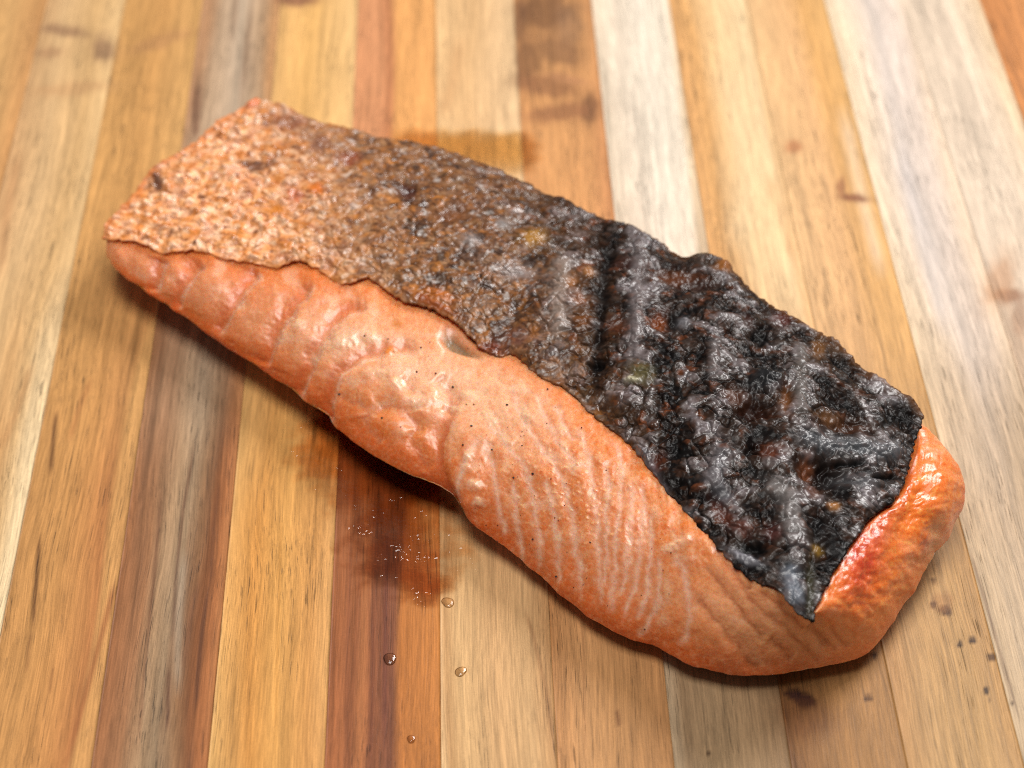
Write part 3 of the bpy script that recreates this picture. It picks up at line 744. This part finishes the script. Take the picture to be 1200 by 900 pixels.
vv = np.clip((J - NUN) / (NSIDE - 1), 0, 1)             # 0 at the bulge, 1 at the skin
side = ((J >= NUN - 4) & (J < NUN + NSIDE)).astype(float) * sstep(.35, .65, FM)
px, py = topx(FP); l, w = LW(FP)
arc = np.repeat(ss * 1000, NR); hgt = FP[:, 2] * 1000

LINES_L = [[(196,304),(188,325),(183,345)],[(241,308),(226,328),(216,345),(210,362)],[(306,318),(290,340),(272,368),(258,395)],[(372,334),(348,360),(330,388),(318,416),(312,430)],
 [(432,362),(408,370),(390,384),(374,412),(360,446),(352,470)],[(490,416),(452,414),(422,424),(404,436),(392,456),(388,482),(392,500)]]
LINES_M = [[(396,460),(414,472),(434,479),(458,474),(474,480),(486,496),(492,508)],[(424,486),(430,500),(446,520)],[(478,506),(490,528),(500,552)],[(512,440),(522,452),(530,470),(520,486)],[(470,440),(486,458),(492,480)]]
LINES_R = [[(562,516),(550,534),(543,556),(538,574),(540,590)],[(568,514),(577,542),(582,570),(586,602),(592,630)],[(568,486),(584,506),(600,530),(614,544),(622,566),(627,600),(632,640),(630,672)],
 [(612,484),(630,520),(648,542),(660,564),(669,600),(674,640),(678,666),(679,706)],[(628,462),(640,496),(662,526),(676,548)],[(676,498),(688,530),(694,560),(698,600),(700,640),(701,676),(706,712)],
 [(722,518),(728,546),(727,582),(722,630),(720,670),(716,722)],[(752,562),(754,596),(750,650),(742,690),(731,724)],[(772,652),(773,676),(771,704),(760,732),(748,744)],[(790,650),(800,670),(807,704),(808,732),(796,760)],
 [(600,450),(606,480),(616,500)],[(650,470),(660,496),(672,520)],[(640,560),(648,600),(654,640),(656,684)],[(712,540),(711,590),(710,640),(709,690)],[(740,560),(739,610),(735,660),(726,700)],[(762,600),(762,650),(758,694),(748,726)],[(600,560),(604,600),(610,640),(612,660)]]
LINES_E = [[(824,660),(850,694),(868,716),(884,734),(896,752)],[(812,696),(844,732),(872,764),(890,790)],[(866,684),(888,714),(918,732),(940,758),(962,780)],[(890,690),(940,734),(972,760)],[(902,746),(930,774)],
 [(946,734),(982,764)],[(972,732),(994,760)],[(836,640),(862,672),(880,694)],[(1096,600),(1098,624),(1092,646),(1080,666)]]
fd = np.zeros(len(FP)); col = np.tile(lin((226, 132, 66)), (len(FP), 1)); wet = np.zeros(len(FP))
f1 = fbm(arc / 9, hgt / 6 + w / 9, seed=51, octv=3); f2 = fbm(arc / 3, hgt / 3 + w / 4, seed=52, octv=3); f3 = fbm(px / 9, py / 9, seed=53, octv=3)
col = mixc(col, lin((230, 158, 108)), .8 * sstep(-.05, .45, f1)); col = mixc(col, lin((222, 114, 42)), .75 * sstep(.0, .4, -f2))
col = mixc(col, lin((220, 98, 26)), .9 * (1 - sstep(.0, .40, vv)))            # deeper orange low on the side
col = mixc(col, lin((226, 120, 52)), .6 * sstep(.85, 1.0, vv))                  # oily strip along the skin
cool = sstep(430, 250, px); col = mixc(col, lin((222, 146, 104)), .7 * cool * sstep(.1, .4, vv))
col = mixc(col, lin((216, 108, 36)), .75 * sstep(.68, .92, vv) * sstep(440, 400, px))
pk = blob(px, py, 480, 425, 95, 42, 28) + .9 * blob(px, py, 590, 480, 70, 48, 35) + .6 * blob(px, py, 380, 395, 50, 30, 30)
col = mixc(col, lin((238, 186, 150)), np.clip(.9 * pk * (1 + .6 * f3), 0, .9) * side)
pe = blob(px, py, 890, 730, 110, 40, 20); col = mixc(col, lin((244, 176, 128)), np.clip(1.1 * pe, 0, .9) * side)
fd += .5 * fbm(arc / 10, hgt / 9 + w / 11, seed=55, octv=2) + .06 * fbm(arc / 2, hgt / 2 + w / 2, seed=56, octv=3)
f4 = fbm(px / 4.5, py / 4.5, seed=57, octv=3)
col = mixc(col, lin((238, 176, 138)), .35 * sstep(.12, .5, f4) * side); col = mixc(col, lin((212, 104, 36)), .3 * sstep(.15, .5, -f4 + .2 * f3) * side); f5 = fbm(px / 4.0 + .02 * py, py / 15, seed=58, octv=3); fd += .03 * f4 + .03 * f5 * side + .07 * fbm(px / 13, py / 13, seed=59, octv=2)
col = mixc(col, lin((236, 174, 130)), .15 * sstep(.1, .5, f5) * side)
g1, g2, g3 = worley((px + 2 * f3) / 8.0, (py + 3 * f4) / 10.0, seed=97)
gm = np.clip(.35 + .8 * blob(px, py, 690, 590, 130, 100, 35), 0, 1) * side * sstep(300, 430, px)
net = 1 - sstep(.0, .28, g2 - g1)
col = mixc(col, lin((240, 180, 140)), .38 * gm * net); col = mixc(col, lin((216, 106, 38)), .55 * gm * (g3 > .55) * (1 - sstep(.1, .5, g1))); col = mixc(col, lin((246, 200, 164)), .6 * gm * (g3 < .16) * (1 - sstep(.1, .45, g1)))
fd += .13 * gm * (.5 - g1) * (.4 + g3)
cream = sstep(.08, .45, fbm(px / 30 + 5, py / 24, seed=98, octv=3)); col = mixc(col, lin((240, 188, 156)), .55 * cream * side * sstep(.15, .4, vv) * sstep(1.0, .8, vv))
qx = px + 3 * noise(px / 16, py / 16, seed=61) + 1.2 * noise(px / 5, py / 5, seed=62); qy = py + 3 * noise(px / 16, py / 16, seed=63)
dl = np.full(len(FP), 1e3)
for grp, depth, lw, c, s, rad in ((LINES_L, 1.7, 3.2, (236, 186, 160), .8, 14), (LINES_M, .5, 2.6, (204, 120, 84), .6, 10), (LINES_R, .2, 3.2, (250, 212, 190), 1.0, 8), (LINES_E, .38, 3.0, (192, 112, 70), .85, 9)):
    for pts in grp:
        d, sd, ps = polydist(qx, qy, pts, 60)
        fade = np.clip(np.minimum(ps, 1 - ps) * 12, 0, 1) * side
        if grp is LINES_L:
            fd += np.tanh(np.where(sd < 0, d, -d) / 6) * 1.0 * np.exp(-(d / 17) ** 1.4) * fade
            col = mixc(col, lin((208, 92, 36)), .5 * fade * np.exp(-((d - 9) / 8) ** 2) * (sd > 0))
        fd -= (depth if grp is not LINES_L else .5) * np.exp(-(d / rad) ** 2) * fade
        vary = np.clip(.85 + .7 * f3, .3, 1.15)
        col = mixc(col, lin(c), np.clip(s * vary * fade * np.exp(-(d / lw) ** 2), 0, 1))
        if grp is LINES_R:                           # a pale soft shoulder beside each seam
            col = mixc(col, lin((226, 150, 110)), .4 * fade * np.exp(-(d / 8) ** 2))
        if grp is LINES_E:
            col = mixc(col, lin((238, 172, 128)), .75 * fade * np.exp(-((d * sd + 9) / 6) ** 2))
# the thick lobe that overlaps the thinner flap
d, sd, ps = polydist(px, py, [(556, 440), (540, 470), (528, 500), (520, 522), (520, 542), (527, 566), (540, 592), (556, 612)], 90)
tp = np.clip(np.minimum(ps * 3.0, (1 - ps) * 8), 0, 1) * side
d = d + 0 * px
right = sd < 0
fd += tp * np.tanh(np.where(right, d, -d) / 9) * np.where(right, 1.2 * np.exp(-(d / 36) ** 1.5), 1.3 * np.exp(-(d / 32) ** 1.4))
col = mixc(col, lin((206, 92, 46)), .6 * tp * np.exp(-(d / 12) ** 2) * (~right))  # shade in the crease beside the lobe, painted as darker orange
# curds of white protein
for cx, cy, rx, ry, ro, hh, s in [(405, 398, 16, 7, -25, .9, .9), (434, 392, 10, 6, -10, .7, .8), (350, 380, 7, 5, -20, .5, .8), (467, 449, 10, 6, 0, .8, .85), (490, 468, 10, 9, 20, .9, .8), (508, 464, 6, 9, 0, .6, .6),
      (552, 464, 11, 5, 15, .8, .85), (533, 478, 9, 4, 25, .6, .7), (578, 494, 5, 12, -30, .9, .75), (592, 515, 5, 10, -30, .5, .6), (616, 486, 6, 9, -20, .7, .85), (606, 455, 14, 4, 0, .5, .5), (442, 436, 14, 5, 0, .6, .6),
      (550, 535, 4, 6, 20, .9, .8), (557, 568, 8, 6, 10, 1.2, .75), (562, 588, 7, 5, 0, 1.2, .75), (548, 548, 3, 8, 15, .5, .5), (654, 629, 5, 6, 0, .7, .8), (603, 583, 5, 4, 0, .4, .6), (657, 503, 6, 5, 0, .5, .55), (662, 524, 4, 8, -30, .5, .6),
      (670, 548, 9, 4, -15, .4, .5), (704, 536, 5, 5, 0, .4, .5), (712, 582, 6, 5, 0, .4, .5), (797, 636, 14, 6, -35, 1.5, .65), (784, 644, 8, 5, -20, .8, .6), (782, 690, 5, 14, 5, .5, .45), (778, 728, 7, 8, 0, .5, .45),
      (331, 395, 4, 12, 10, .4, .4), (366, 420, 5, 7, 0, .4, .5), (520, 447, 6, 4, 0, .5, .6), (580, 450, 10, 8, 0, .5, .25)]:
    jx = px + 2.6 * noise(px / 6, py / 6, seed=71); jy = py + 2.6 * noise(px / 6, py / 6, seed=72)
    b = blob(jx, jy, cx, cy, rx, ry, ro) * side
    fd += .4 * hh * b; col = mixc(col, lin((238, 196, 164)), s * np.clip(1.3 * b, 0, 1)); wet = np.maximum(wet, b)
col = mixc(col, lin((206, 118, 24)), .9 * np.clip(1.5 * blob(px, py, 456, 411, 6, 6) + blob(px, py, 465, 379, 8, 5) * .8, 0, 1) * side)   # oil beads
fd += 1.0 * blob(px, py, 456, 411, 6, 6) * side
grey = blob(px, py, 530, 400, 16, 9, 40) + .8 * blob(px, py, 545, 410, 18, 5, 30)
fd -= 1.4 * np.clip(grey, 0, 1) * side; col = mixc(col, lin((124, 104, 78)), .8 * np.clip(grey, 0, 1) * side)
gran = sstep(.25, .6, fbm(px / 5, py / 5, seed=91, octv=2)) * (blob(px, py, 690, 590, 90, 60, 35) + .7 * blob(px, py, 640, 560, 60, 60)) * side
fd += .22 * np.clip(gran, 0, 1); col = mixc(col, lin((240, 178, 132)), .5 * np.clip(gran, 0, 1)); wet = np.maximum(wet, .6 * np.clip(gran, 0, 1))
# red, glazed thick end
endm = np.clip(blob(px, py, 1075, 590, 62, 75, 20) + blob(px, py, 1010, 690, 46, 42, -40), 0, 1) * side
bump = worley(px / 9 + .3 * f3, py / 9, seed=95)
col = mixc(col, lin((228, 116, 34)), .9 * endm); fd += .28 * endm * (.6 - bump[0]) * (.3 + bump[2]) + .12 * endm * fbm(px / 9, py / 5, seed=96, octv=2)
col = mixc(col, lin((240, 170, 92)), .7 * endm * sstep(.1, .5, f3))
rr = np.clip(blob(px, py, 1012, 668, 22, 40, 20) + .8 * blob(px, py, 1000, 640, 20, 24, 30) + .6 * blob(px, py, 1030, 620, 14, 26, 40), 0, 1) * side
col = mixc(col, lin((186, 50, 34)), .85 * rr * np.clip(.8 + f3, 0, 1)); col = mixc(col, lin((236, 128, 96)), .8 * rr * sstep(.05, .4, -f3))
col = mixc(col, lin((160, 58, 24)), .8 * np.clip(blob(px, py, 1084, 636, 8, 11, 0) + blob(px, py, 1010, 676, 5, 16, 20) * .6 + blob(px, py, 1066, 560, 4, 40, 12) * .7 + blob(px, py, 1042, 600, 16, 6, -35) * .7, 0, 1) * side)
col = mixc(col, lin((222, 168, 128)), .7 * np.clip(blob(px, py, 1098, 625, 6, 34, 8), 0, 1) * side)
fd += -1.0 * blob(px, py, 1068, 600, 10, 40, 25) * side + 1.0 * blob(px, py, 1100, 570, 14, 40, -12) * side
wet = np.maximum(wet, .35 * endm); fd += .7 * endm * fbm(px / 22, py / 22, seed=99, octv=3)
col = mixc(col, lin((120, 52, 24)), .55 * np.clip(np.exp(-((1 - vv) / .02) ** 2), 0, 1) * side * sstep(640, 720, px))   # scorched line by the charred skin
under = (J < NUN).astype(float)
fd *= np.where(J < NUN, np.clip(J / NUN, 0, 1), 1) * np.where(J >= NUN + NSIDE, 0.2, 1) * (1 - .75 * sstep(.93, 1.0, vv))
fd *= np.where(FM < .5, .4, 1)
FP2 = FP + FN * (fd * .001)[:, None]
FP2[:, 2] = np.maximum(FP2[:, 2], 0.00005)
col = np.clip(col * np.array([.91, .90, .85]), .01, .9)
Fq = grid_faces(NS, NR, wrap=True)
flesh = make_mesh('flesh', FP2, Fq, FLESH, fillet, col, {'wet': np.clip(wet, 0, 1)}, origin=tuple(origin))
flesh['label'] = 'orange pink flaky salmon flesh with pale seams'

# ---- pepper specks on the flesh
rng = np.random.default_rng(4)
specks = [(398,462),(448,490),(530,454),(546,474),(556,474),(595,475),(553,499),(543,522),(625,632),(692,635),(646,562),(612,522),(756,737),(624,556),(682,502),(642,456),(711,551),(454,397),(427,394),(494,407),(511,438),(489,436),(470,500),(577,528),(652,676),(602,560),(461,412)]
spx = np.array(specks, float)
fi = np.nonzero((side > .5) & (FN @ -fwd > .1))[0]
fpx, fpy = topx(FP2[fi])
ico = np.array([(0, 0, 1), (.9, 0, .1), (.2, .9, 0), (-.8, .5, -.1), (-.7, -.6, .1), (.3, -.9, 0), (0, 0, -1)])
icf = np.array([(0, 1, 2), (0, 2, 3), (0, 3, 4), (0, 4, 5), (0, 5, 1), (6, 2, 1), (6, 3, 2), (6, 4, 3), (6, 5, 4), (6, 1, 5)])
PV, PF = [], []
extra = [(x, y) for x, y in zip(rng.uniform(420, 800, 90), rng.uniform(380, 720, 90))]
for i, (x, y) in enumerate(specks + extra):
    q = (fpx - x) ** 2 + (fpy - y) ** 2
    k = int(np.argmin(q))
    if q[k] > 30: continue
    r = (rng.uniform(.00016, .00034) if i < len(specks) else rng.uniform(.00007, .00016))
    PF.append(icf + len(PV) * 7)
    PV.append(FP2[fi[k]] + FN[fi[k]] * r * .2 + ico * r * rng.uniform(.6, 1.25, (7, 3)))
pep = make_mesh('pepper_specks', np.vstack(PV), np.vstack(PF), PEPPER, fillet, smooth=False, origin=tuple(origin))
pep['kind'] = 'stuff'

# ------------------------------------------------------------------ juice and oil on the board
def film(name, box, maskf, thick, mat, label, cat, step=.00016, seed=0, rough=.06, beads=0.0):
    c = at(np.array([box[0], box[2], box[0], box[2]]), np.array([box[1], box[1], box[3], box[3]]))
    xs = np.arange(c[:, 0].min(), c[:, 0].max(), step); ys = np.arange(c[:, 1].min(), c[:, 1].max(), step)
    X, Y = np.meshgrid(xs, ys, indexing='ij'); nx, ny = X.shape
    P = np.stack([X.ravel(), Y.ravel(), np.zeros(X.size)], 1)
    fx, fy = topx(P)
    mk = maskf(fx, fy)
    hgt = np.clip(mk, 0, None)
    z = thick * (1 - np.exp(-hgt * 6)) + rough * .001 * fbm(X.ravel() * 700, Y.ravel() * 520, seed=seed + 3, octv=3) * np.clip(hgt * 5, 0, 1)
    bd, _, bv = worley(X.ravel() / .0011 + .4 * noise(X.ravel() * 500, Y.ravel() * 500, seed=seed), Y.ravel() / .0007, seed=seed + 8)
    z = z + beads * .001 * np.clip(1 - (bd / .42) ** 2, 0, 1) * (bv > .62) * np.clip(hgt * 4, 0, 1) * sstep(-.1, .3, fbm(X.ravel() * 120, Y.ravel() * 240, seed=seed + 9, octv=2))
    P[:, 2] = .00006 + np.maximum(z, .00001)
    F = grid_faces(nx, ny)
    F = F[(mk[F] > 0).any(1)]
    used = np.unique(F); mp = np.full(len(P), -1); mp[used] = np.arange(len(used))
    Pu = P[used]; edge = mk[used] <= 0
    Pu[edge, 2] = .00003
    og = Pu.mean(0); og[2] = 0
    o = make_mesh(name, Pu, mp[F], mat, origin=tuple(og), attrs={'depth': sstep(0, .8, mk[used])})
    o['label'] = label; o['category'] = cat
    return o

def juice_mask(x, y):
    n = fbm(x / 34, y / 22, seed=301, octv=3)
    m_ = 1.25 * blob(x, y, 462, 560, 75, 62) + .9 * blob(x, y, 455, 655, 62, 50) + .85 * blob(x, y, 372, 515, 46, 60, 15) + .75 * blob(x, y, 505, 690, 36, 26) + .5 * blob(x, y, 540, 640, 26, 40)
    return m_ - .40 + .36 * n
film('juice_puddle', (310, 450, 600, 780), juice_mask, .00008, JUICE, 'thin wet puddle of fish juice seeping from the flesh onto the dark red-brown stave', 'puddle', seed=5, rough=.08, beads=.15)
def oil_mask(x, y):
    n = fbm(x / 30, y / 12, seed=321, octv=3)
    return sstep(136, 172, y + 8 * n) * sstep(235, 175, y) * sstep(660, 600, x + 10 * n) * sstep(430, 480, x) - .25
film('oil_puddle', (430, 130, 660, 250), oil_mask, .0003, OIL, 'amber oil pooled behind the skin edge across pale staves', 'puddle', seed=25, rough=.04)

def droplet(px_, py_, r, label, mat):
    c = at(px_, py_); nu, nv = 24, 8
    th = np.linspace(0, 2 * np.pi, nu, endpoint=False); ph = np.linspace(0, np.pi / 2, nv)
    T, H = np.meshgrid(th, ph, indexing='ij')
    rr_ = r * (1 + .12 * np.sin(2 * T + px_) + .06 * np.sin(3 * T))
    P = np.stack([c[0] + rr_ * np.cos(H) * np.cos(T), c[1] + rr_ * np.cos(H) * np.sin(T), .00006 + .32 * r * np.sin(H)], -1).reshape(-1, 3)
    o = make_mesh('juice_droplet', P, grid_faces(nu, nv, wrap=True), mat, origin=(c[0], c[1], 0), attrs={'depth': np.full(nu * nv, .5)})
    o['label'] = label; o['category'] = 'droplet'; o['group'] = 'droplets of juice on the board'
for x, y, r, lb in [(540, 787, .0011, 'round clear droplet on the pale tan stave, by its edge'), (457, 772, .0013, 'largest clear droplet on the dark stripe of the red-brown stave'),
                    (482, 866, .0008, 'lone amber droplet on the red-brown stave, farthest from the salmon'), (525, 706, .0012, 'flat clear droplet on the joint beside the dark stave')]:
    droplet(x, y, r, lb, DROP)
